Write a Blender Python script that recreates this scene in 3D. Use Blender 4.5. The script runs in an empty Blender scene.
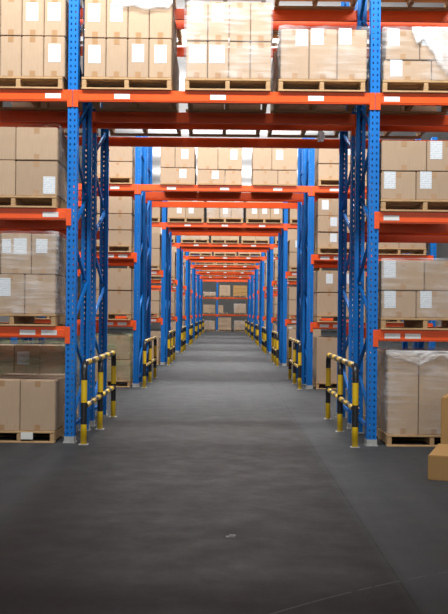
import bpy, bmesh, math, random
from mathutils import Vector, Matrix
random.seed(7)
SC = bpy.context.scene
COL = SC.collection

# ------------------------------------------------------------------ camera model
F = 970.0; CX, CY = 225.5, 312.0; TH = math.radians(0.58)
CAMX, CAMY, CAMZ = 0.037, -9.7, 1.32
CT, ST = math.cos(TH), math.sin(TH)
def P(x, y, Y):
    """pixel of the photo -> (X, Z) on the vertical plane at distance Y"""
    dx, dy = x - CX, CY - y
    u, v = dx * CT - dy * ST, dx * ST + dy * CT
    d = (Y - CAMY) / F
    return CAMX + u * d, CAMZ + v * d

# ------------------------------------------------------------------ materials
def new_mat(name):
    m = bpy.data.materials.new(name); m.use_nodes = True
    nt = m.node_tree
    return m, nt, nt.nodes['Principled BSDF']
def nd(nt, t, **kw):
    n = nt.nodes.new(t)
    for k, v in kw.items(): setattr(n, k, v)
    return n
def ramp(nt, fac, stops):
    r = nd(nt, 'ShaderNodeValToRGB')
    el = r.color_ramp.elements
    while len(el) < len(stops): el.new(0.5)
    for e, (p, c) in zip(el, stops):
        e.position = p; e.color = (c[0], c[1], c[2], 1)
    nt.links.new(fac, r.inputs[0])
    return r.outputs[0]
def objco(nt, scale=(1, 1, 1)):
    t = nd(nt, 'ShaderNodeTexCoord'); mp = nd(nt, 'ShaderNodeMapping')
    mp.inputs['Scale'].default_value = scale
    nt.links.new(t.outputs['Object'], mp.inputs[0])
    return mp.outputs[0]
def noise(nt, co, scale, detail=4, rough=.55):
    n = nd(nt, 'ShaderNodeTexNoise')
    n.inputs['Scale'].default_value = scale; n.inputs['Detail'].default_value = detail
    n.inputs['Roughness'].default_value = rough
    nt.links.new(co, n.inputs['Vector'])
    return n.outputs['Fac']
def simple(name, c1, c2=None, rough=.5, scale=6, metal=0, bump=0, spec=.5):
    m, nt, b = new_mat(name)
    b.inputs['Roughness'].default_value = rough; b.inputs['Metallic'].default_value = metal
    b.inputs['Specular IOR Level'].default_value = spec
    f = noise(nt, objco(nt), scale)
    nt.links.new(ramp(nt, f, [(.3, c1), (.7, c2 or tuple(v * .85 for v in c1))]), b.inputs['Base Color'])
    if bump:
        bp = nd(nt, 'ShaderNodeBump'); bp.inputs['Strength'].default_value = bump
        bp.inputs['Distance'].default_value = .01
        nt.links.new(noise(nt, objco(nt), scale * 4), bp.inputs['Height']); nt.links.new(bp.outputs[0], b.inputs['Normal'])
    return m
M = {}
M['blue'] = simple('blue_paint', (.006, .165, .56), (.005, .145, .50), .45, 3, spec=.22)
M['orange'] = simple('orange_paint', (.86, .10, .012), (.78, .085, .010), .40, 2.5, spec=.3)
M['galv'] = simple('galvanised_steel', (.50, .50, .48), (.38, .38, .37), .5, 20, .3)
M['yellow'] = simple('yellow_paint', (.80, .52, .012), (.70, .44, .012), .35, 8)
M['black'] = simple('black_paint', (.012, .012, .014), (.022, .022, .024), .35, 8)
M['white_film'] = simple('bunched_film', (.92, .9, .9), (.85, .83, .83), .25, 14, 0, .6)
M['paper'] = simple('paper', (.75, .74, .70), (.65, .64, .6), .7, 10)
def carton_mat(name, a, b_, dark):
    m, nt, b = new_mat(name)
    b.inputs['Roughness'].default_value = .75; b.inputs['Specular IOR Level'].default_value = .25
    co = objco(nt)
    f = noise(nt, co, 3.0)
    base = ramp(nt, f, [(.3, a), (.7, b_)])
    fine = noise(nt, objco(nt, (60, 60, 3)), 2.0, 2)
    mx = nd(nt, 'ShaderNodeMix', data_type='RGBA', blend_type='MULTIPLY'); mx.inputs['Factor'].default_value = 1
    nt.links.new(base, mx.inputs['A']); nt.links.new(ramp(nt, fine, [(.35, (.93, .93, .93)), (.65, (1, 1, 1))]), mx.inputs['B'])
    oi = nd(nt, 'ShaderNodeObjectInfo')
    mx2 = nd(nt, 'ShaderNodeMix', data_type='RGBA', blend_type='MULTIPLY'); mx2.inputs['Factor'].default_value = 1
    nt.links.new(mx.outputs['Result'], mx2.inputs['A'])
    nt.links.new(ramp(nt, oi.outputs['Random'], [(0, dark), (1, (1, 1, 1))]), mx2.inputs['B'])
    nt.links.new(mx2.outputs['Result'], b.inputs['Base Color'])
    bp = nd(nt, 'ShaderNodeBump'); bp.inputs['Strength'].default_value = .25; bp.inputs['Distance'].default_value = .01
    nt.links.new(noise(nt, co, 5, 2), bp.inputs['Height']); nt.links.new(bp.outputs[0], b.inputs['Normal'])
    return m
M['carton'] = carton_mat('carton_board', (.50, .36, .245), (.455, .325, .215), (.86, .86, .87))
M['carton_warm'] = carton_mat('kraft_board', (.47, .27, .10), (.42, .235, .085), (.9, .9, .9))
M['tape'] = simple('packing_tape', (.40, .235, .12), (.36, .21, .10), .3, 10)
def label_mat(name, bg, ink, sx, sz):
    m, nt, b = new_mat(name)
    b.inputs['Roughness'].default_value = .5
    t = nd(nt, 'ShaderNodeTexCoord'); sp = nd(nt, 'ShaderNodeSeparateXYZ')
    nt.links.new(t.outputs['Object'], sp.inputs[0])
    def mth(op, a, v):
        n = nd(nt, 'ShaderNodeMath', operation=op)
        nt.links.new(a, n.inputs[0])
        if isinstance(v, float): n.inputs[1].default_value = v
        else: nt.links.new(v, n.inputs[1])
        return n.outputs[0]
    line = mth('LESS_THAN', mth('FRACT', mth('MULTIPLY', sp.outputs['Z'], sz), 0.0), .30)
    n = noise(nt, objco(nt, (sx, 1, sz * .9)), 1.0, 1)
    ink_f = mth('MULTIPLY', line, mth('GREATER_THAN', n, .47))
    mx = nd(nt, 'ShaderNodeMix', data_type='RGBA')
    mx.inputs['A'].default_value = (*bg, 1); mx.inputs['B'].default_value = (*ink, 1)
    nt.links.new(ink_f, mx.inputs['Factor']); nt.links.new(mx.outputs['Result'], b.inputs['Base Color'])
    return m
M['label'] = label_mat('printed_sheet', (.70, .72, .75), (.36, .47, .52), 70., 55.)
M['plate'] = label_mat('location_sticker', (.80, .79, .76), (.40, .40, .42), 160., 90.)
def wood_mat():
    m, nt, b = new_mat('pallet_wood')
    b.inputs['Roughness'].default_value = .8; b.inputs['Specular IOR Level'].default_value = .2
    f = noise(nt, objco(nt, (3, 22, 22)), 1.6, 5)
    nt.links.new(ramp(nt, f, [(.3, (.36, .215, .105)), (.55, (.52, .34, .18)), (.75, (.44, .27, .13))]), b.inputs['Base Color'])
    return m
M['wood'] = wood_mat()
def film_mat(name, col, lo, hi):
    m, nt, b = new_mat(name)
    out = nt.nodes['Material Output']
    b.inputs['Base Color'].default_value = (*col, 1); b.inputs['Roughness'].default_value = .22
    tr = nd(nt, 'ShaderNodeBsdfTransparent'); mix = nd(nt, 'ShaderNodeMixShader')
    cr = objco(nt, (1.1, 1.1, 13)); cr.node.inputs['Rotation'].default_value = (.12, .22, 0)
    f1 = noise(nt, cr, 2.2, 5, .6)
    f2 = noise(nt, objco(nt, (1.6, 1.6, 1.2)), 2.2, 2, .5)
    mm = nd(nt, 'ShaderNodeMath', operation='MULTIPLY'); nt.links.new(f1, mm.inputs[0]); nt.links.new(f2, mm.inputs[1])
    mr = nd(nt, 'ShaderNodeMapRange')
    mr.inputs['From Min'].default_value = .20; mr.inputs['From Max'].default_value = .42
    mr.inputs['To Min'].default_value = lo; mr.inputs['To Max'].default_value = hi
    nt.links.new(mm.outputs[0], mr.inputs['Value'])
    nt.links.new(mr.outputs['Result'], mix.inputs['Fac'])
    nt.links.new(tr.outputs[0], mix.inputs[1]); nt.links.new(b.outputs[0], mix.inputs[2])
    nt.links.new(mix.outputs[0], out.inputs['Surface'])
    bp = nd(nt, 'ShaderNodeBump'); bp.inputs['Strength'].default_value = .35; bp.inputs['Distance'].default_value = .02
    nt.links.new(f1, bp.inputs['Height']); nt.links.new(bp.outputs[0], b.inputs['Normal'])
    return m
M['film'] = film_mat('stretch_wrap', (.80, .81, .83), .03, .30)
M['film_white'] = film_mat('stretch_wrap_white', (.88, .88, .89), .04, .36)
M['film_flap'] = film_mat('film_fold', (.90, .90, .91), .32, .85)
M['film_green'] = film_mat('stretch_wrap_green', (.26, .33, .17), .10, .65)
def floor_mat():
    m, nt, b = new_mat('sealed_concrete')
    t = nd(nt, 'ShaderNodeTexCoord'); co = t.outputs['Object']
    sp = nd(nt, 'ShaderNodeSeparateXYZ'); nt.links.new(co, sp.inputs[0])
    L = nt.links
    def mth(op, a, v=None, c=None):
        n = nd(nt, 'ShaderNodeMath', operation=op)
        for i, q in enumerate((a, v, c)):
            if q is None: continue
            if isinstance(q, (int, float)): n.inputs[i].default_value = q
            else: L.new(q, n.inputs[i])
        return n.outputs[0]
    big = noise(nt, co, .55, 5); med = noise(nt, co, 3.5, 6, .65); fin = noise(nt, co, 60, 3)
    streak = noise(nt, objco(nt, (6, .35, 1)), 1.0, 4)
    side = ramp(nt, med, [(.3, (.042, .044, .0463)), (.7, (.057, .0595, .062))])
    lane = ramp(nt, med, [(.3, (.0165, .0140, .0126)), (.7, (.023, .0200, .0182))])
    # worn traffic lane between the two slab edges
    wob = mth('MULTIPLY', mth('SUBTRACT', big, .5), .25)
    xx = mth('ADD', sp.outputs['X'], wob)
    a = nd(nt, 'ShaderNodeMapRange'); a.interpolation_type = 'SMOOTHSTEP'
    a.inputs['From Min'].default_value = -1.55; a.inputs['From Max'].default_value = -1.15; L.new(xx, a.inputs['Value'])
    c = nd(nt, 'ShaderNodeMapRange'); c.interpolation_type = 'SMOOTHSTEP'
    c.inputs['From Min'].default_value = .98; c.inputs['From Max'].default_value = .84; L.new(sp.outputs['X'], c.inputs['Value'])
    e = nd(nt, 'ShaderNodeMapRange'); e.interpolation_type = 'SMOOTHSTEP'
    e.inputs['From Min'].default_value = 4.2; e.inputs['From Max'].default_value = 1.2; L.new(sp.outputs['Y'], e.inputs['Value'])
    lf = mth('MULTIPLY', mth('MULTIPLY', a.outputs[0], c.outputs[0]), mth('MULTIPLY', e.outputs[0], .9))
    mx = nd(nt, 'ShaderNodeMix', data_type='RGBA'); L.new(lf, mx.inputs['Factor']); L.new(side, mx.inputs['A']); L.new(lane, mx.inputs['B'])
    m2 = nd(nt, 'ShaderNodeMix', data_type='RGBA', blend_type='MULTIPLY'); m2.inputs['Factor'].default_value = 1
    L.new(mx.outputs['Result'], m2.inputs['A']); L.new(ramp(nt, streak, [(.3, (.86, .86, .86)), (.7, (1.08, 1.08, 1.08))]), m2.inputs['B'])
    m3 = nd(nt, 'ShaderNodeMix', data_type='RGBA', blend_type='MULTIPLY'); m3.inputs['Factor'].default_value = 1
    L.new(m2.outputs['Result'], m3.inputs['A']); L.new(ramp(nt, fin, [(.35, (.93, .93, .93)), (.65, (1.05, 1.05, 1.05))]), m3.inputs['B'])
    # saw-cut joints
    def line(coord, pos, w):
        return mth('LESS_THAN', mth('ABSOLUTE', mth('SUBTRACT', coord, pos)), w)
    j = line(sp.outputs['X'], .91, .006)
    for p in (-0.35, 3.3, 6.7): j = mth('MAXIMUM', j, line(sp.outputs['Y'], p, .008))
    m4 = nd(nt, 'ShaderNodeMix', data_type='RGBA'); L.new(mth('MULTIPLY', j, .5), m4.inputs['Factor'])
    L.new(m3.outputs['Result'], m4.inputs['A']); m4.inputs['B'].default_value = (.01, .01, .01, 1)
    # pale arc scuffed by a truck wheel
    dx = mth('SUBTRACT', sp.outputs['X'], 3.9); dy = mth('SUBTRACT', sp.outputs['Y'], -9.2)
    rr = mth('SQRT', mth('ADD', mth('MULTIPLY', dx, dx), mth('MULTIPLY', dy, dy)))
    s = mth('MULTIPLY', line(rr, 5.23, .006), mth('GREATER_THAN', med, .46))
    m5 = nd(nt, 'ShaderNodeMix', data_type='RGBA'); L.new(mth('MULTIPLY', s, .5), m5.inputs['Factor'])
    L.new(m4.outputs['Result'], m5.inputs['A']); m5.inputs['B'].default_value = (.12, .12, .12, 1)
    L.new(m5.outputs['Result'], b.inputs['Base Color'])
    L.new(ramp(nt, med, [(.3, (.55,) * 3), (.7, (.72,) * 3)]), b.inputs['Roughness'])
    b.inputs['Specular IOR Level'].default_value = .12
    bp = nd(nt, 'ShaderNodeBump'); bp.inputs['Strength'].default_value = .12; bp.inputs['Distance'].default_value = .01
    L.new(med, bp.inputs['Height']); L.new(bp.outputs[0], b.inputs['Normal'])
    return m
M['floor'] = floor_mat()
M['wall'] = simple('painted_wall', (.50, .50, .49), (.45, .45, .44), .8, 1)
M['wall_dark'] = simple('grey_sheeting', (.16, .155, .15), (.12, .12, .115), .8, 1)
M['ceiling'] = simple('white_roof_sheet', (.70, .70, .70), (.64, .64, .64), .7, 1)

# ------------------------------------------------------------------ mesh helpers
class MB:
    def __init__(s): s.v, s.f, s.mi = [], [], []
    def quad(s, pts, mi=0):
        n = len(s.v); s.v += [tuple(p) for p in pts]; s.f.append(tuple(range(n, n + len(pts)))); s.mi.append(mi)
    def box(s, x0, x1, y0, y1, z0, z1, mi=0):
        n = len(s.v)
        s.v += [(x0, y0, z0), (x1, y0, z0), (x1, y1, z0), (x0, y1, z0), (x0, y0, z1), (x1, y0, z1), (x1, y1, z1), (x0, y1, z1)]
        for q in ((0, 3, 2, 1), (4, 5, 6, 7), (0, 1, 5, 4), (1, 2, 6, 5), (2, 3, 7, 6), (3, 0, 4, 7)):
            s.f.append(tuple(n + i for i in q)); s.mi.append(mi)
        return s
    def bar(s, a, b, w, h, up=(1, 0, 0)):
        a, b = Vector(a), Vector(b); d = (b - a).normalized()
        u = Vector(up); u = (u - d * u.dot(d)).normalized(); t = d.cross(u)
        n = len(s.v)
        for p in (a, b):
            for i, j in ((-1, -1), (1, -1), (1, 1), (-1, 1)):
                s.v.append(tuple(p + u * (i * w / 2) + t * (j * h / 2)))
        for q in ((0, 3, 2, 1), (4, 5, 6, 7), (0, 1, 5, 4), (1, 2, 6, 5), (2, 3, 7, 6), (3, 0, 4, 7)):
            s.f.append(tuple(n + i for i in q)); s.mi.append(0)
        return s
    def tube(s, path, r, segs=14, mats=None, smooth=True):
        """path: list of points; mats[i] is the material of span i"""
        n0 = len(s.v); path = [Vector(p) for p in path]
        for i, p in enumerate(path):
            d = (path[min(i + 1, len(path) - 1)] - path[max(i - 1, 0)]).normalized()
            u = Vector((1, 0, 0)); u = (u - d * u.dot(d)).normalized(); t = d.cross(u)
            for k in range(segs):
                a = 2 * math.pi * k / segs
                s.v.append(tuple(p + u * math.cos(a) * r + t * math.sin(a) * r))
        for i in range(len(path) - 1):
            for k in range(segs):
                k2 = (k + 1) % segs
                s.f.append((n0 + i * segs + k, n0 + i * segs + k2, n0 + (i + 1) * segs + k2, n0 + (i + 1) * segs + k))
                s.mi.append(mats[i] if mats else 0)
        s.f.append(tuple(n0 + k for k in range(segs))[::-1]); s.mi.append(mats[0] if mats else 0)
        e = n0 + (len(path) - 1) * segs
        s.f.append(tuple(e + k for k in range(segs))); s.mi.append(mats[-1] if mats else 0)
        return s
    def mesh(s, name, mats, bevel=0, segs=1, smooth=False, solid=0):
        me = bpy.data.meshes.new(name)
        me.from_pydata(s.v, [], s.f)
        for m in (mats if isinstance(mats, (list, tuple)) else [mats]): me.materials.append(m)
        me.polygons.foreach_set('material_index', s.mi)
        bm = bmesh.new(); bm.from_mesh(me)
        bmesh.ops.remove_doubles(bm, verts=bm.verts, dist=1e-5)
        bmesh.ops.recalc_face_normals(bm, faces=bm.faces)
        if solid: bmesh.ops.solidify(bm, geom=bm.faces[:], thickness=solid)
        if bevel:
            bmesh.ops.bevel(bm, geom=bm.edges[:], offset=bevel, segments=segs, affect='EDGES', clamp_overlap=True)
        if smooth:
            for f in bm.faces: f.smooth = len(f.verts) == 4
        bm.to_mesh(me); bm.free()
        return me
def link(name, me, parent=None, loc=(0, 0, 0)):
    o = bpy.data.objects.new(name, me); COL.objects.link(o)
    o.location = loc
    if parent: o.parent = parent
    return o
def tag(o, label, cat, group=None, kind=None):
    o['label'] = label; o['category'] = cat
    if group: o['group'] = group
    if kind: o['kind'] = kind
    return o
def empty(name, loc):
    o = bpy.data.objects.new(name, None); COL.objects.link(o); o.location = loc
    o.empty_display_size = .1
    return o
def structure(name, mb, mat):
    o = link(name, mb.mesh(name, mat)); o['kind'] = 'structure'
    return o
def copy_tree(o, parent=None):
    c = o.copy(); COL.objects.link(c)
    if parent: c.parent = parent
    for ch in list(o.children): copy_tree(ch, c)
    return c
ORD = ['first', 'second', 'third', 'fourth', 'fifth', 'sixth', 'seventh', 'eighth', 'end']
def rowname(k): return 'end rack' if k == 8 else ORD[k] + ' rack row'
SHELF = ['floor level', 'first shelf', 'second shelf', 'top shelf', 'level above top shelf']

# ------------------------------------------------------------------ building shell
WX, Y0, Y1, HZ = 15.0, -14.0, 62.5, 9.6
structure('floor', MB().box(-WX, WX, Y0, Y1, -.2, 0), M['floor'])
structure('ceiling', MB().box(-WX, WX, Y0, Y1, HZ, HZ + .2), M['ceiling'])
structure('wall_left', MB().box(-WX - .2, -WX, Y0, Y1, 0, HZ), M['wall'])
structure('wall_right', MB().box(WX, WX + .2, Y0, Y1, 0, HZ), M['wall'])
structure('wall_back', MB().box(-WX, WX, Y1, Y1 + .2, 0, HZ), M['wall_dark'])
structure('wall_front', MB().box(-WX, WX, Y0 - .2, Y0, 0, HZ), M['wall'])

# ------------------------------------------------------------------ rack parts
PERIOD = 7.14; NROW = 8
BX = 1.505; SX = 3.63                     # aisle-side and outer upright centre lines
LV = [0, 1.16, 2.335, 3.517, 4.66]        # top of the beams
FRONTS = (0.0, 1.40)                      # front posts of the two back-to-back racks
DEPTH = (1.0, 1.15)
BEAM_H = .115
def post_mesh(height, name):
    """perforated C profile, face towards -Y, .096 wide and .085 deep"""
    mb = MB(); w, d, pitch = .096, .085, .06
    n = int(height / pitch)
    def strip(org, u, width, cols, hw, hh):
        org, u = Vector(org), Vector(u)
        xs = [0]
        for c in cols: xs += [c - hw / 2, c + hw / 2]
        xs.append(width)
        for i in range(n):
            z0 = i * pitch; zs = [z0, z0 + (pitch - hh) / 2, z0 + (pitch + hh) / 2, z0 + pitch]
            for a in range(len(xs) - 1):
                hole = a % 2 == 1
                for b in range(3):
                    if hole and b == 1: continue
                    mb.quad([org + u * xs[a] + Vector((0, 0, zs[b])), org + u * xs[a + 1] + Vector((0, 0, zs[b])),
                             org + u * xs[a + 1] + Vector((0, 0, zs[b + 1])), org + u * xs[a] + Vector((0, 0, zs[b + 1]))])
    strip((-w / 2, -d / 2, 0), (1, 0, 0), w, (.026, .070), .013, .022)
    strip((w / 2, -d / 2, 0), (0, 1, 0), d, (.05,), .014, .022)
    strip((-w / 2, d / 2, 0), (0, -1, 0), d, (.035,), .014, .022)
    # return lips
    h = n * pitch
    mb.quad([(w / 2, d / 2, 0), (w / 2 - .036, d / 2, 0), (w / 2 - .036, d / 2, h), (w / 2, d / 2, h)])
    mb.quad([(-w / 2 + .036, d / 2, 0), (-w / 2, d / 2, 0), (-w / 2, d / 2, h), (-w / 2 + .036, d / 2, h)])
    return mb.mesh(name, M['blue'], solid=.0035)
POST_TALL = post_mesh(6.0, 'post_tall'); POST_LOW = post_mesh(4.38, 'post_low'); POST_MID = post_mesh(4.62, 'post_mid')
foot_me = MB().box(-.062, .062, -.06, .06, 0, .012).box(-.056, .056, -.051, -.047, .012, .065).box(-.056, -.052, -.051, .045, .012, .065).box(.052, .056, -.051, .045, .012, .065).mesh('foot_plate', M['galv'])
BRACE = {}
def brace_mesh(dz, depth):
    key = (round(dz, 3), depth)
    if key not in BRACE:
        mb = MB()
        a, b = Vector((0, .03, 0)), Vector((0, depth - .03, dz))
        d = (b - a).normalized(); t = d.cross(Vector((1, 0, 0)))
        # a channel: web and two flanges, plus a bolt head at either end
        mb.bar(a, b, .004, .036)
        for s in (-1, 1): mb.bar(a + t * .017 * s + Vector((.012, 0, 0)), b + t * .017 * s + Vector((.012, 0, 0)), .026, .004)
        for q in (a + d * .03, b - d * .03): mb.bar(q - Vector((.012, 0, 0)), q, .016, .016, (0, 0, 1))
        BRACE[key] = mb.mesh('brace', M['blue'])
    return BRACE[key]
def make_upright(tall, depth):
    e = empty('rack_upright', (0, 0, 0))
    me = POST_TALL if tall else POST_MID if depth > 1.1 else POST_LOW
    link('post', me, e, (0, 0, .004))
    r = link('post', me, e, (0, depth, .004)); r.rotation_euler.z = math.pi
    link('foot_plate', foot_me, e); f2 = link('foot_plate', foot_me, e, (0, depth, 0)); f2.rotation_euler.z = math.pi
    link('brace', brace_mesh(0.0, depth), e, (0, 0, .16))
    z, up = .20, 1
    top = 5.8 if tall else 4.08
    zs = [.20, .67, 1.18, 1.64, 2.14, 2.60, 3.10, 3.57, 4.07, 4.54, 5.04, 5.51]
    for i in range(len(zs) - 1):
        if zs[i + 1] > top: break
        if i % 2 == 0: link('brace', brace_mesh(zs[i + 1] - zs[i] - .05, depth), e, (0, 0, zs[i] + .025))
        else:
            b = link('brace', brace_mesh(zs[i + 1] - zs[i] - .05, depth), e, (0, depth, zs[i] + .025)); b.rotation_euler.z = math.pi
    link('brace', brace_mesh(0.0, depth), e, (0, 0, top))
    return e
UP = {}
def upright(x, k, h):
    key = (k == 0, DEPTH[h])
    if key not in UP: UP[key] = o = make_upright(*key)
    else: o = copy_tree(UP[key])
    o.location = (x, k * PERIOD + FRONTS[h], 0)
    s = 'left' if x < 0 else 'right'
    where = f'{s} of aisle' if abs(x) < 2 else f'outer end of {s} bay'
    tag(o, f"blue perforated rack upright, {where}, {('front', 'back')[h]} half of {rowname(k)}", 'rack upright', 'blue rack uprights')
    return o
BM = {}
def crossbeam(x0, x1, lvl, Y, facing, label, plates=(), z=None):
    """box beam between two uprights at front (-1) or back (+1) plane of a rack"""
    L = round(x1 - x0 - .1, 3)
    if L not in BM:
        mb = MB().box(-L / 2 + .002, L / 2 - .002, -.022, .022, -BEAM_H, 0)
        mb.box(-L / 2 + .002, L / 2 - .002, -.027, -.022, -BEAM_H + .012, -.03)
        bar = mb.mesh('beam_bar', M['orange'], bevel=.003)
        c = {}
        for s in (-1, 1):
            cb = MB().box(-.003, .047, -.054, -.0485, -.17, -.002).box(-.003, .0015, -.0485, .03, -.17, -.002)
            if s > 0: cb.v = [(-x, y, z_) for x, y, z_ in cb.v]
            for i in range(3):
                xx = -s * -.022; 
                cb.box(-.022 * -1 * (1 if s < 0 else -1) - .005, -.022 * -1 * (1 if s < 0 else -1) + .005, -.057, -.054, -.15 + i * .06, -.138 + i * .06)
            c[s] = cb.mesh('end_connector', M['orange'])
        BM[L] = (bar, c)
    bar, c = BM[L]
    zz = LV[lvl] if z is None else z
    e = empty('rack_crossbeam', ((x0 + x1) / 2, Y, zz))
    if facing > 0: e.rotation_euler.z = math.pi
    link('beam_bar', bar, e, (0, -.02, 0))
    for s in (-1, 1): link('end_connector', c[-s], e, ((L / 2 + .0) * s + (.0) * s, 0, 0))
    for px in plates: link('location_label', PLATE, e, (px - (x0 + x1) / 2, -.0482, -.062))
    tag(e, label, 'rack beam', 'orange rack beams')
    return e
PLATE = MB().box(-.078, .078, -.0012, .0, -.025, .025).mesh('location_label', M['plate'])

# ------------------------------------------------------------------ pallets
def pallet_parts(w, d):
    key = (round(w, 2), round(d, 2))
    if key not in PAL:
        top = MB(); nb = 7; bw = d / (nb + (nb - 1) * .25)
        for i in range(nb): top.box(-w / 2, w / 2, i * bw * 1.25, i * bw * 1.25 + bw, .098, .12)
        bot = MB().box(-w / 2, w / 2, 0, .1, 0, .018)
        st = MB().box(-.022, .022, .005, d - .005, .018, .098)
        PAL[key] = (top.mesh('deck', M['wood'], bevel=.003), st.mesh('stringer', M['wood'], bevel=.003), bot.mesh('bottom_board', M['wood'], bevel=.003))
    return PAL[key]
PAL = {}; PAL1 = {}
def pallet(x0, x1, Y, z, place, d=1.08, simple_=False):
    w = x1 - x0
    if simple_:
        key = (round(w, 2), round(d, 2))
        if key not in PAL1:
            mb = MB().box(-w / 2, w / 2, 0, d, .098, .12)
            for i in (-1, 0, 1): mb.box(i * (w / 2 - .03) - .025, i * (w / 2 - .03) + .025, .005, d - .005, .018, .098)
            for i in (0, 1, 2): mb.box(-w / 2, w / 2, i * (d - .1) / 2, i * (d - .1) / 2 + .1, 0, .018)
            PAL1[key] = mb.mesh('wooden_pallet', M['wood'])
        e = link('wooden_pallet', PAL1[key], None, ((x0 + x1) / 2, Y, z))
    else:
        t, s, b = pallet_parts(w, d)
        e = empty('wooden_pallet', ((x0 + x1) / 2, Y, z))
        link('deck', t, e)
        for i in range(3): link('bottom_board', b, e, (0, i * (d - .1) / 2, 0))
        for i in (-1, 0, 1): link('stringer', s, e, (i * (w / 2 - .024), 0, 0))
    tag(e, f'wooden pallet, {place}', 'pallet', 'wooden pallets')
    return e

# ------------------------------------------------------------------ cartons
CM = {}
def carton_mesh(w, d, h, mat):
    key = (round(w, 3), round(d, 3), round(h, 3), mat)
    if key not in CM:
        bm = bmesh.new(); bmesh.ops.create_cube(bm, size=1)
        for v in bm.verts: v.co = Vector((v.co.x * w, (v.co.y + .5) * d, (v.co.z + .5) * h))
        bmesh.ops.bevel(bm, geom=bm.edges[:], offset=.007, segments=2, affect='EDGES')
        # the closed flaps leave a narrow groove across the top
        me = bpy.data.meshes.new('carton'); bm.to_mesh(me); bm.free(); me.materials.append(M[mat])
        CM[key] = me
    return CM[key]
LM = {}; TM = {}
def carton(x0, x1, Y, d, z0, z1, label, labs=(), tape=True, mat='carton', group='cartons', dz=0, side_tape=False):
    g = .003
    w, h = x1 - x0 - 2 * g, z1 - z0 - g
    x = (x0 + x1) / 2
    o = link('carton', carton_mesh(w, d, h, mat), None, (x, Y, z0))
    for (lx, lz, lw, lh) in labs:        # absolute centre X, Z and size
        key = (round(lw, 3), round(lh, 3))
        if key not in LM: LM[key] = MB().box(-lw / 2, lw / 2, -.0015, 0, -lh / 2, lh / 2).mesh('shipping_label', M['label'])
        l = link('shipping_label', LM[key], o, (lx - x, 0, lz - z0))
        l.rotation_euler.y = random.uniform(-.012, .012)
    if tape:
        tw = .055; th = min(.06, h * .22)
        key = round(h, 3)
        if key not in TM:
            TM[key] = (MB().box(-tw / 2, tw / 2, -.0012, .002, .006, th).mesh('tape', M['tape']),
                       MB().box(-tw / 2, tw / 2, -.0012, .002, h - th, h - .005).mesh('tape', M['tape']))
        for tm in TM[key]: link('tape', tm, o)
    tag(o, label, 'carton', group)
    return o
POS = ['leftmost', 'second from left', 'third from left', 'fourth from left', 'fifth from left']
def posname(i, n):
    if n == 1: return 'only one'
    if i == 0: return 'leftmost'
    if i == n - 1: return 'rightmost'
    if n == 3: return 'middle'
    return POS[i]
def rowword(i, n):     # from the bottom
    if n == 1: return 'single row'
    if i == 0: return 'bottom row'
    if i == n - 1: return 'top row'
    return 'middle row' if n == 3 else ('second row up' if i == 1 else 'third row up')

# ------------------------------------------------------------------ stretch film
def film(x0, x1, y0, y1, z0, z1, label, mat='film', off=.012, amp=.010, seed=0, top=True, faces='FBLRT', droop=0):
    """one loose skin over the load: front, sides, back and top, with wrinkles"""
    from mathutils import noise as ns
    bm = bmesh.new()
    x0 -= off; x1 += off; y0 -= off; y1 += off; z1 += off
    nx, ny, nz = max(4, int((x1 - x0) / .05)), 14, max(4, int((z1 - z0) / .05))
    def patch(fn, a, b):
        g = [[bm.verts.new(fn(i / a, j / b)) for j in range(b + 1)] for i in range(a + 1)]
        for i in range(a):
            for j in range(b): bm.faces.new((g[i][j], g[i + 1][j], g[i + 1][j + 1], g[i][j + 1]))
    W, D, H = x1 - x0, y1 - y0, z1 - z0
    if 'F' in faces: patch(lambda s, t: (x0 + s * W, y0, z0 + t * H), nx, nz)
    if 'B' in faces: patch(lambda s, t: (x1 - s * W, y1, z0 + t * H), nx, nz)
    if 'L' in faces: patch(lambda s, t: (x0, y1 - s * D, z0 + t * H), ny, nz)
    if 'R' in faces: patch(lambda s, t: (x1, y0 + s * D, z0 + t * H), ny, nz)
    if 'T' in faces: patch(lambda s, t: (x0 + s * W, y0 + t * D, z1), nx, ny)
    bmesh.ops.remove_doubles(bm, verts=bm.verts, dist=1e-4)
    bmesh.ops.recalc_face_normals(bm, faces=bm.faces); bm.normal_update()
    cx = Vector(((x0 + x1) / 2, (y0 + y1) / 2, z0))
    for v in bm.verts:
        n = abs(ns.noise(Vector((v.co.x * 5 + seed, v.co.y * 5, v.co.z * 16 + v.co.x * 6)))) * amp
        n += abs(ns.noise(Vector((v.co.x * 14, v.co.y * 9 + seed, v.co.z * 5)))) * amp * .6
        v.co += v.normal * n
    for v in bm.verts: v.co -= cx
    for f in bm.faces: f.smooth = True
    me = bpy.data.meshes.new('stretch_film'); bm.to_mesh(me); bm.free(); me.materials.append(M[mat])
    o = link('stretch_film', me, None, cx)
    tag(o, label, 'stretch film', 'stretch film around pallet loads')
    return o
def crumple(name, loc, size, label, cat, seed=0, mat='white_film'):
    from mathutils import noise as ns
    bm = bmesh.new(); bmesh.ops.create_icosphere(bm, subdivisions=3, radius=1)
    for v in bm.verts:
        r = .75 + .5 * ns.noise(v.co * 2.3 + Vector((seed, 0, 0)))
        v.co = Vector((v.co.x * size[0] * r, v.co.y * size[1] * r, v.co.z * size[2] * r))
    for f in bm.faces: f.smooth = False
    me = bpy.data.meshes.new(name); bm.to_mesh(me); bm.free(); me.materials.append(M[mat])
    return tag(link(name, me, None, loc), label, cat)

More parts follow.
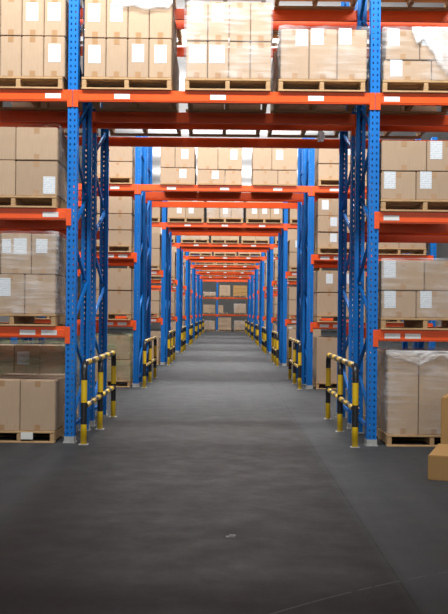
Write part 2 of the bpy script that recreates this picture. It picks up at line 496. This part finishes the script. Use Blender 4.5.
# ------------------------------------------------------------------ barriers
def make_barrier():
    e = empty('guard_barrier', (0, 0, 0)); L = 2.52; H = .80; r = .031
    def stripes(path, cuts):
        """resample path so that spans end at the arc lengths in cuts; colours alternate"""
        out, mats = [Vector(path[0])], []; s = 0.0; ci = 0; colr = 0
        for a, b in zip(path, path[1:]):
            a, b = Vector(a), Vector(b); l = (b - a).length
            while ci < len(cuts) and cuts[ci] < s + l - 1e-5:
                out.append(a.lerp(b, (cuts[ci] - s) / l)); mats.append(colr); colr ^= 1; ci += 1
            out.append(b); mats.append(colr); s += l
        return out, mats
    # hoop: up the near post, over the bend, along the top and down the far post
    R = .10; pts = [(0, 0, 0), (0, 0, H - R)]
    for i in range(1, 7):
        a = i / 6 * math.pi / 2; pts.append((0, R - R * math.cos(a), H - R + R * math.sin(a)))
    pts.append((0, L - R, H))
    for i in range(1, 7):
        a = i / 6 * math.pi / 2; pts.append((0, L - R + R * math.sin(a), H - R + R * math.cos(a)))
    pts.append((0, L, 0))
    tot = sum((Vector(b) - Vector(a)).length for a, b in zip(pts, pts[1:]))
    post = [.20, .415, .635]; topn = 9; t0, t1 = .86, tot - .86
    cuts = post + [t0 + (t1 - t0) * i / topn for i in range(topn + 1)] + [tot - c for c in reversed(post)]
    p, m = stripes(pts, cuts)
    link('hoop', MB().tube(p, r, 16, m).mesh('hoop', [M['yellow'], M['black']], smooth=True), e)
    p, m = stripes([(0, 0, 0), (0, 0, H - r)], post)
    link('middle_post', MB().tube(p, r, 16, m).mesh('middle_post', [M['yellow'], M['black']], smooth=True), e, (0, 1.25, 0))
    p, m = stripes([(0, r, .37), (0, L - r, .37)], [.2 * i + .1 for i in range(13) if .2 * i + .1 < L - .1])
    link('lower_rail', MB().tube(p, r * .92, 16, m).mesh('lower_rail', [M['black'], M['yellow']], smooth=True), e)
    fl = MB().box(-.045, .045, -.045, .045, 0, .006)
    fm = fl.mesh('base_plate', M['galv'])
    for y in (0, 1.25, L): link('base_plate', fm, e, (0, y, 0))
    return e
barrier0 = make_barrier()
for k in range(NROW):
    for s in (-1, 1):
        b = barrier0 if (k == 0 and s < 0) else copy_tree(barrier0)
        b.location = (s * 1.337 - .012, k * PERIOD - .14, 0)
        tag(b, f"yellow and black pipe barrier, {'left' if s < 0 else 'right'} of aisle, {rowname(k)}", 'guard barrier', 'striped guard barriers')

# ------------------------------------------------------------------ racks
HALF = ('front half', 'back half'); EDGE = ('front edge', 'rear edge')
def px_plates(lst, y, Y=-.05): return [P(x, y, Y)[0] for x in lst]
for k in range(NROW):
    for h in (0, 1):
        for s in (-1, 1):
            upright(s * BX, k, h)
            if k == 1: upright(s * SX, k, h)
        yf = k * PERIOD + FRONTS[h]; yr = yf + DEPTH[h]
        for edge, (Y, fc) in enumerate(((yf, -1), (yr, 1))):
            for lvl in ((3, 4) if k == 0 else (3,)):
                pl = ()
                if edge == 0 and h == 0:
                    pl = px_plates((122, 218, 316), 98) if k == 0 else (-.92, .0, .92)
                if lvl == 4: pl = ()
                crossbeam(-BX, BX, lvl, Y, fc, f'orange beam over aisle, {SHELF[lvl]}, {EDGE[edge]}, {HALF[h]} of {rowname(k)}', pl)
            if k >= 2 and (h == 1 or edge == 1): continue
            for s in (-1, 1):
                a, b = (-SX, -BX) if s < 0 else (BX, SX)
                for lvl in ((1, 2, 3, 4) if k == 0 else (1, 2, 3)):
                    pl = ()
                    if edge == 0 and h == 0:
                        if k == 0:
                            pl = {(-1, 3): (53,), (-1, 2): (50.5,), (-1, 1): (27.5, 49), (1, 3): (392,), (1, 2): (391.5,), (1, 1): (392.5, 413)}.get((s, lvl), ())
                            pl = px_plates(pl, 98 if lvl == 3 else 213 if lvl == 2 else 331)
                        else: pl = (s * 1.75, s * 1.98) if lvl < 3 else (s * 1.9,)
                    crossbeam(a, b, lvl, Y, fc, f"orange beam, {'left' if s < 0 else 'right'} bay, {SHELF[lvl]}, {EDGE[edge]}, {HALF[h]} of {rowname(k)}", pl)
# row spacers tie the two racks of the first rows together
sp_me = MB().box(-.03, .03, 0, .308, -.03, .03).mesh('row_spacer', M['blue'], bevel=.003)
for k in (0, 1):
    for s in (-1, 1):
        for z, nm in ((.9, 'low'), (2.05, 'middle')):
            tag(link('row_spacer', sp_me, None, (s * BX, k * PERIOD + 1.046, z)),
                f"blue spacer, {nm} height, joining two uprights {'left' if s < 0 else 'right'} of aisle, {rowname(k)}", 'row spacer', 'row spacers')

# ------------------------------------------------------------------ loads
PH = .12; LOADZ = {}
def load_px(place, lvl, Yf, rows, labels=(), side=None, all_rear=False, d=.53, mat='carton', pal=None, k=0, flm=None, tape=True, base=None, seedf=0):
    """rows from the bottom up: (y_top, [x edges]) in photo pixels on the load's front plane"""
    z = (LV[lvl] if base is None else base)
    z0 = z + PH
    ymid = rows[0][0]
    X = lambda x, y: P(x, y, Yf)[0]
    allx = [e for _, es in rows for e in es]
    a, b = X(min(allx), ymid), X(max(allx), ymid)
    pa, pb = (a, b) if pal is None else (X(pal[0], ymid), X(pal[1], ymid))
    pallet(pa, pb, Yf - .01, z, f'{place}, {rowname(k)}')
    zb = z0; n = len(rows)
    for r, (yt, es) in enumerate(rows):
        zt = P(CX, yt, Yf)[1] if True else 0
        m = len(es) - 1
        for i in range(m):
            x0, x1 = X(es[i], (yt + ymid) / 2), X(es[i + 1], (yt + ymid) / 2)
            # keep columns plumb: use one reference height for the whole load
            x0, x1 = X(es[i], ymid), X(es[i + 1], ymid)
            labs = []
            for (lx, ly, lw, lh) in labels:
                cx, cz = P(lx, ly, Yf)
                cx -= (ly - ymid) * 0
                if x0 <= cx < x1 and zb <= cz < zt: labs.append((min(max(cx, x0 + lw / 200 + .015), x1 - lw / 200 - .015), cz, lw / 100, lh / 100))
            jig = random.uniform(0, .012)
            adj = 'labelled tan carton' if labs else 'plain carton'
            carton(x0, x1, Yf + jig, d - .015, zb, zt - random.uniform(0, .004), f'{adj}, {rowword(r, n)}, {posname(i, m)}, {place}, {rowname(k)}', labs, mat=mat, tape=tape)
            if all_rear or (side == 'R' and i == m - 1) or (side == 'L' and i == 0):
                carton(x0, x1, Yf + d + jig, d - .02, zb, zt, f'rear carton, {rowword(r, n)}, {posname(i, m)}, {place}, {rowname(k)}', (), mat=mat, tape=False)
        zb = zt
    LOADZ[place] = zb + .004
    if flm:
        film(a, b, Yf, Yf + 2 * d, z0, zb, f'clear stretch film, {place}, {rowname(k)}', seed=seedf, **flm)
    return a, b, z0, zb
YF = -.07
# nearest row, over the aisle
load_px('left pallet over aisle', 3, YF, [(39, [84, 106, 127.6, 149, 171.7]), (-.5, [84, 106, 127.6, 149, 171.7])],
        [(94.5, 54, 12, 18), (138, 53, 12, 18), (160.5, 54, 12, 18), (94, 12.5, 12, 18), (116.5, 12.5, 12.5, 18)], side='R', pal=(82, 172), flm=dict(mat='film', faces='LRT', amp=.02), seedf=1)
load_px('middle pallet over aisle', 3, YF, [(41, [186, 207.7, 229, 250.4, 271.6]), (1.2, [186, 207.7, 229, 250.4, 271.6])],
        [(198.5, 54, 17, 18), (217, 54, 15, 18), (197, 12, 12, 20), (218, 13, 12, 18)], pal=(185, 271), flm=dict(mat='film_white', faces='FL', amp=.02), seedf=4)
load_px('right pallet over aisle', 3, YF, [(27.5, [281, 309.5, 337.6, 367.5])],
        [(303, 37.5, 12, 16), (317.5, 36.5, 12.5, 16), (344.5, 36, 12.5, 16)], side='L', pal=(279, 366), flm=dict(mat='film', amp=.03), seedf=9)
# nearest row, side bays
load_px('left bay top shelf', 3, YF, [(37.5, [-22, 0, 21.5, 43.7, 65]), (-3, [-22, 0, 21.5, 43.7, 65])],
        [(54.5, 53, 12, 18), (32, 11.5, 12, 18), (54, 11.5, 12.5, 18)], side='R', pal=(-26, 63))
load_px('left bay second shelf', 2, YF, [(162, [-30, 15.4, 57.5]), (128.5, [-30, 15.4, 57.5])],
        [(49, 185, 12, 17)], side='R', pal=(-30, 57), flm=dict(mat='film', faces='RT', amp=.03), seedf=12)
load_px('left bay first shelf', 1, YF, [(276, [-32, -4, 24.6, 55.4]), (235, [-32, 0, 30.8, 55.4])],
        [(3, 287, 13, 18), (2, 246, 9, 14), (20, 246, 13, 16), (41.5, 246, 11.5, 14)], side='R', pal=(-32, 56), flm=dict(mat='film_white', amp=.03), seedf=17)
load_px('left bay floor level', 0, YF, [(382, [-16, 20, 55.5])], [], all_rear=True, pal=(-16, 55))
load_px('right bay top shelf', 3, YF, [(58, [384, 432, 470]), (27, [386, 420, 468])],
        [(396.5, 67.5, 12, 17), (391.5, 37, 12, 17), (427, 37, 12, 17)], side='L', pal=(383, 470), flm=dict(mat='film', amp=.02), seedf=23)
load_px('right bay second shelf', 2, YF, [(169, [381.5, 416.5, 452, 470]), (138, [381.5, 426.8, 470])],
        [(390, 180, 11.5, 17), (426, 180, 11.5, 17), (436.5, 150, 12, 18)], side='L', pal=(381.5, 470))
load_px('right bay first shelf', 1, YF, [(288.5, [382, 416.5, 452, 470]), (258, [382, 424.4, 470])],
        [(390, 299.5, 11.5, 17), (426, 299.5, 11.5, 17), (387.5, 269, 12, 17)], side='L', pal=(381.5, 470), flm=dict(mat='film', faces='FRT', amp=.015), seedf=31)
load_px('right bay floor level', 0, YF, [(351, [388.4, 419.3, 450, 478])], [], all_rear=True, pal=(388, 478), flm=dict(mat='film', amp=.03), seedf=37)
# loose film hanging over the top front edge of a load
def drape(pts, ztop, Y, label, seed=0, back=.35):
    """pts: (X, Z of the lower hem); the sheet lies over the top edge and hangs down in front"""
    from mathutils import noise as ns
    bm = bmesh.new(); rows = []
    n = 40; m = 9
    for i in range(n + 1):
        t = i / n * (len(pts) - 1); a = min(int(t), len(pts) - 2); f = t - a
        x = pts[a][0] * (1 - f) + pts[a + 1][0] * f
        f2 = f * f * (3 - 2 * f); hem = pts[a][1] * (1 - f2) + pts[a + 1][1] * f2
        col = [bm.verts.new((x, Y + back, ztop + .012 + .004 * ns.noise(Vector((x * 20, 1, seed))))), bm.verts.new((x, Y + .01, ztop + .02))]
        for q in range(m + 1):
            u = q / m; z = ztop + .012 - u * (ztop - hem)
            w = .012 * ns.noise(Vector((x * 18 + u * 3, u * 4, seed))) + .010 * ns.noise(Vector((x * 45, u * 9, seed + 5)))
            col.append(bm.verts.new((x, Y - .026 - .012 * u + w, z + .012 * ns.noise(Vector((x * 30, seed, u))) * u)))
        # rolled hem
        col.append(bm.verts.new((x, Y - .02, hem - .004)))
        rows.append(col)
    for a, b in zip(rows, rows[1:]):
        for q in range(len(a) - 1): bm.faces.new((a[q], b[q], b[q + 1], a[q + 1]))
    for f in bm.faces: f.smooth = True
    me = bpy.data.meshes.new('film_flap'); bm.to_mesh(me); bm.free(); me.materials.append(M['film_flap'])
    return tag(link('film_flap', me), label, 'stretch film', 'loose flaps of stretch film')
def pp(x, y, Y):
    a, b = P(x, y, Y); return (a, Y, b)
def hem(lst, Y): return [P(x, y, Y) for x, y in lst]
drape(hem([(386.5, 356), (398, 359), (410, 363), (420, 366), (430, 362), (441, 357), (452, 362), (464, 359)], -.1), LOADZ['right bay floor level'], YF, 'white flap of film hanging over top front of right bay floor load', 3)
drape(hem([(112, 5), (122, 8), (132, 6), (146, 10), (158, 8), (168, 9), (172.5, 4)], -.1), LOADZ['left pallet over aisle'], YF, 'bunched clear film flap on top edge of left pallet over aisle, first rack row', 8)
drape(hem([(412, 34), (418, 44), (424, 40), (432, 52), (440, 66), (448, 76), (460, 80)], -.1), LOADZ['right bay top shelf'], YF, 'torn white film flap over front of right bay top shelf load', 13)
# floor load deeper in the left bay, wrapped, with a white sheet
a = load_px('left bay floor level, back half', 0, 1.62, [(347, [-8, 14, 40, 65])], [(23, 358, 14, 15)], d=.5, flm=dict(mat='film_green', amp=.03), seedf=41)
load_px('right bay floor level, back half', 0, 1.62, [(352, [366, 400, 434])], [], d=.5)
# deck of the back half and of the level above: pallets seen from below
def under(x0, x1, Yf, lvl, place, k=0, rows=((2, .34),), d=.9):
    pallet(x0, x1, Yf, LV[lvl], f'{place}, {rowname(k)}')
    z = LV[lvl] + PH
    for r, (n, h) in enumerate(rows):
        for i in range(n):
            w = (x1 - x0 - .04) / n
            carton(x0 + .02 + i * w, x0 + .02 + (i + 1) * w, Yf + .02, d, z, z + h, f'plain carton, {rowword(r, len(rows))}, {posname(i, n)}, {place}, {rowname(k)}', tape=False)
        z += h
for lvl, Yf, nm in ((4, YF, 'front half'), (4, 1.40, 'back half'), (3, 1.40, 'back half')):
    for x0, x1, s in ((-1.42, -.54, 'left'), (-.44, .44, 'middle'), (.54, 1.42, 'right')):
        under(x0, x1, Yf, lvl, f'{s} pallet over aisle, {SHELF[lvl]}, {nm}', rows=((2, .36), (2, .32)) if lvl == 3 else ())
    for x0, x1, s in ((-2.46, -1.58, 'left'), (1.58, 2.46, 'right')):
        under(x0, x1, Yf, lvl, f'{s} bay, {SHELF[lvl]}, {nm}', rows=((2, .4),) if lvl == 3 else ())

# ---- second row, read from the photo
Y2 = PERIOD - .07
def deck_board(x0, x1, Y, z, place):
    o = link('plywood_deck', MB().box(-(x1 - x0) / 2, (x1 - x0) / 2, 0, 1.08, 0, .018).mesh('plywood_deck', M['wood']), None, ((x0 + x1) / 2, Y, z))
    return tag(o, f'thin plywood deck under cartons, {place}', 'deck', 'plywood decks')
def load_m(place, k, lvl, x0, x1, rows, d=.9, Yf=None, lab=.3, mat='carton', tape=True, flm=None, seedf=0, simple_=False, ph=True):
    """rows: (columns or fraction list, height)"""
    Yf = k * PERIOD - .07 if Yf is None else Yf
    z = LV[lvl]
    if ph: pallet(x0, x1, Yf - .01, z, f'{place}, {rowname(k)}', simple_=simple_)
    else: deck_board(x0, x1, Yf - .01, z, f'{place}, {rowname(k)}')
    zb = z + (PH if ph else .018); n = len(rows)
    for r, (cols, hgt) in enumerate(rows):
        fr = [i / cols for i in range(cols + 1)] if isinstance(cols, int) else cols
        for i in range(len(fr) - 1):
            a, b = x0 + (x1 - x0) * fr[i], x0 + (x1 - x0) * fr[i + 1]
            labs = []
            if b - a > .2 and random.random() < lab:
                labs = [(a + (b - a) * random.choice((.3, .5, .65)), zb + hgt * .62, .12, min(.17, hgt * .55))]
            adj = 'labelled tan carton' if labs else 'plain carton'
            carton(a, b, Yf + random.uniform(0, .02), d, zb, zb + hgt - random.uniform(0, .006),
                   f'{adj}, {rowword(r, n)}, {posname(i, len(fr) - 1)}, {place}, {rowname(k)}', labs, tape=tape, mat=mat)
        zb += hgt
    if flm: film(x0, x1, Yf, Yf + d, z + PH, zb, f'clear stretch film, {place}, {rowname(k)}', seed=seedf, **flm)
def gx(x): return P(x, 185, Y2)[0]
load_m('left pallet over aisle', 1, 3, gx(160), gx(195), [(1, .275), ([0, .42, .98], .38)], lab=.1, ph=False)
load_m('middle pallet over aisle', 1, 3, gx(197), gx(242), [([0, .62, 1], .25), ([0, .46, 1], .42)], lab=.8, ph=False)
load_m('right pallet over aisle', 1, 3, gx(252.5), gx(297), [([0, .57, 1], .25), ([0, .43, 1], .42)], lab=.5, ph=False)
for s, a, b, nm in ((-1, -2.42, -1.60, 'left'), (1, 1.62, 2.46, 'right')):
    load_m(f'{nm} bay top shelf', 1, 3, a, b, [([0, .22, .38, 1] if s < 0 else ([0, .5, 1]), .27), (2, .38)], lab=.6)
    load_m(f'{nm} bay second shelf', 1, 2, a, b, [(2, .27), (2, .28), (2, .30)], lab=.55 if s > 0 else .1)
    load_m(f'{nm} bay first shelf', 1, 1, a, b, [(2, .40), (2, .38)], lab=.6 if s > 0 else .1)
    load_m(f'{nm} bay floor level', 1, 0, a, b, [(2, .78)] if s > 0 else [(2, .36), (2, .42)], lab=.5,
           flm=None if s > 0 else dict(mat='film_green', amp=.03), seedf=51)
    o0, o1 = (-3.5, -2.56) if s < 0 else (2.56, 3.5)
    load_m(f'{nm} bay second shelf, outer pallet', 1, 2, o0, o1, [(2, .36), (2, .32)], lab=.4)
    load_m(f'{nm} bay first shelf, outer pallet', 1, 1, o0, o1, [(2, .36)], lab=.4)
# ---- rows further down the aisle
for k in range(2, NROW):
    far = k >= 5
    for i, nm in enumerate(('left', 'middle', 'right')):
        x0 = (-1.42, -.45, .52)[i]; x1 = x0 + .9
        fr = [0, .5, 1] if far else random.choice(([0, .35, .67, 1], [0, .5, 1], [0, .33, .66, 1]))
        load_m(f'{nm} pallet over aisle', k, 3, x0, x1, [(fr, random.choice((.32, .36, .3)))] + ([(2, .3)] if k == 2 else []), lab=.35 if not far else 0, tape=False, simple_=True,
               flm=dict(mat='film_white', faces='F', amp=.02) if (k + i) % 3 == 0 and k < 5 else None, seedf=k * 5 + i)
    for s, a, b, nm in ((-1, -2.40, -1.60, 'left'), (1, 1.60, 2.40, 'right')):
        for lvl in (0, 1, 2, 3):
            hh = random.choice((.30, .36, .42)); c = 1 if k >= 3 else 2
            rows = [(c, hh), (c, hh - .04)] if lvl < 3 else [(c, hh)]
            if far and lvl < 3: rows = [(1, hh * 1.9)]
            load_m(f'{nm} bay {SHELF[lvl]}', k, lvl, a, b, rows, lab=.35 if not far else .2, tape=False, simple_=True)

# ------------------------------------------------------------------ rack across the end of the aisle
YE = NROW * PERIOD
UXE = (-3.45, -.55, 2.36)
for i, x in enumerate(UXE[1:2] if True else UXE):
    o = copy_tree(UP[(False, DEPTH[0])]); o.location = (x, YE, 0)
    tag(o, 'blue upright of the rack standing across the far end of aisle', 'rack upright', 'blue rack uprights')
for a, b, nm in ((UXE[0], UXE[1], 'left'), (UXE[1], UXE[2], 'right')):
    for lvl in (1, 2, 3):
        crossbeam(a, b, lvl, YE, -1, f'orange beam, {nm} bay, {SHELF[lvl]}, rack across far end of aisle', ())
def end_load(x0p, x1p, lvl, rows, nm, flm=None, mat='carton', lab=0, seedf=0):
    a, b = P(x0p, 300, YE - .07)[0], P(x1p, 300, YE - .07)[0]
    load_m(nm, 8, lvl, a, b, rows, Yf=YE - .07, tape=False, simple_=True, flm=flm, mat=mat, lab=lab, seedf=seedf)
end_load(203.5, 215.5, 2, [(2, .22)], 'left pallet, second shelf', dict(mat='film_white', amp=.02))
end_load(219.3, 230.2, 2, [(3, .26), (3, .26), (3, .2)], 'middle pallet, second shelf')
end_load(233.2, 247, 2, [(3, .24), (2, .24), (3, .22)], 'right pallet, second shelf', mat='carton_warm')
end_load(203.2, 215, 1, [(2, .28), (2, .26)], 'left pallet, first shelf')
end_load(218.3, 228, 1, [([0, .52], .5)], 'middle pallet, first shelf')
end_load(234, 246, 1, [(2, .32), (2, .3)], 'right pallet, first shelf', dict(mat='film', amp=.02))
end_load(204, 215, 0, [(2, .3), (2, .28)], 'left pallet, floor level', dict(mat='film', amp=.02))
end_load(218.5, 231.3, 0, [(3, .28), (3, .28), (3, .26)], 'middle pallet, floor level')
end_load(234.5, 246.5, 0, [(2, .3), (2, .3)], 'right pallet, floor level', dict(mat='film', amp=.02))

# ------------------------------------------------------------------ loose things
a18 = math.radians(-18.3)
o = carton(-.33, .33, 0, .74, 0, .20, 'low closed kraft carton lying on floor in front of right bay', (), mat='carton_warm', group='loose cartons on the floor')
xa = P(427.3, 477, -1.98)[0]
o.rotation_euler.z = a18; o.location = (xa + .33 * math.cos(a18), -1.98 + .33 * math.sin(a18), 0)
o = carton(-.25, .25, 0, .40, 0, .56, 'taller kraft carton standing on floor behind the low one, right bay', (), mat='carton_warm', group='loose cartons on the floor')
xb = P(440.3, 430, -.80)[0]
o.rotation_euler.z = a18; o.location = (xb + .25 * math.cos(a18), -.80 + .25 * math.sin(a18), 0)
X, Z = P(321, 136.5, 1.38)
crumple('film_wad', (X, 1.375, Z), (.055, .05, .085), 'crumpled wad of stretch film hanging under right pallet over aisle', 'stretch film', 4)
X, Z = P(26.5, 436, -.10)
sheet = MB().box(-.06, .06, -.002, 0, -.035, .035).mesh('paper_sheet', M['paper'])
tag(link('paper_sheet', sheet, None, (X, -.084, Z)), 'white paper scrap on front of left floor pallet', 'paper')
d = .44 * 9.7; 
yy = CAMZ * F / (537 - CY) + CAMY
M['dull'] = simple('grey_paper', (.22, .21, .20), (.17, .165, .16), .8, 10)
deb = MB().box(-.028, .028, -.02, .02, 0, .004).box(-.01, .03, -.005, .025, .003, .010).mesh('paper_scrap', M['dull'], bevel=.002)
tag(link('paper_scrap', deb, None, (CAMX + (233 - CX) * CAMZ / (537 - CY), yy, 0)), 'small pale scrap lying on dark lane of floor, middle of aisle', 'scrap')

# ------------------------------------------------------------------ light
def area(name, loc, sx, sy, power, tilt=(0, 0, 0), color=(1, .995, .98), spread=180):
    l = bpy.data.lights.new(name, 'AREA'); l.shape = 'RECTANGLE'; l.size = sx; l.size_y = sy; l.energy = power; l.color = color
    l.spread = math.radians(spread)
    o = bpy.data.objects.new(name, l); COL.objects.link(o); o.location = loc; o.rotation_euler = tilt
    return o
area('aisle_lamp', (0, -2.3, 6.4), 7.0, .5, 540, (math.radians(54), 0, 0))
for k in range(NROW):
    area('aisle_lamp', (0, k * PERIOD + 4.85, 7.6), 6.0, .5, 950 if k == 0 else 640 if k < 4 else 480)
    if k >= 2: area('ceiling_fill', (0, k * PERIOD + 4.85, 7.9), 8.0, .6, 450, (math.pi, 0, 0))  # added upward fill to whiten the far ceiling, no fixture modelled
area('front_fill', (0, -13.6, 3.8), 14, 2.6, 520, (math.radians(90), 0, 0), (.96, .98, 1))  # added fill behind the camera for rack fronts
w = bpy.data.worlds.new('World'); SC.world = w; w.use_nodes = True
w.node_tree.nodes['Background'].inputs[0].default_value = (.8, .85, .9, 1)
w.node_tree.nodes['Background'].inputs[1].default_value = .2

# ------------------------------------------------------------------ camera
cam = bpy.data.cameras.new('Camera'); co = bpy.data.objects.new('Camera', cam); COL.objects.link(co)
cam.sensor_fit = 'AUTO'; cam.sensor_width = 36; cam.lens = 36 * F / 614
cam.shift_x = -(CX - 224) / 614; cam.shift_y = (CY - 307) / 614
cam.clip_end = 200
co.matrix_world = Matrix(((CT, -ST, 0, CAMX), (0, 0, -1, CAMY), (ST, CT, 0, CAMZ), (0, 0, 0, 1)))
SC.camera = co
vs = SC.view_settings
SC.display_settings.display_device = 'sRGB'
vs.view_transform = 'Standard'; vs.look = 'None'; vs.gamma = 1; vs.use_curve_mapping = False
vs.exposure = 0.0
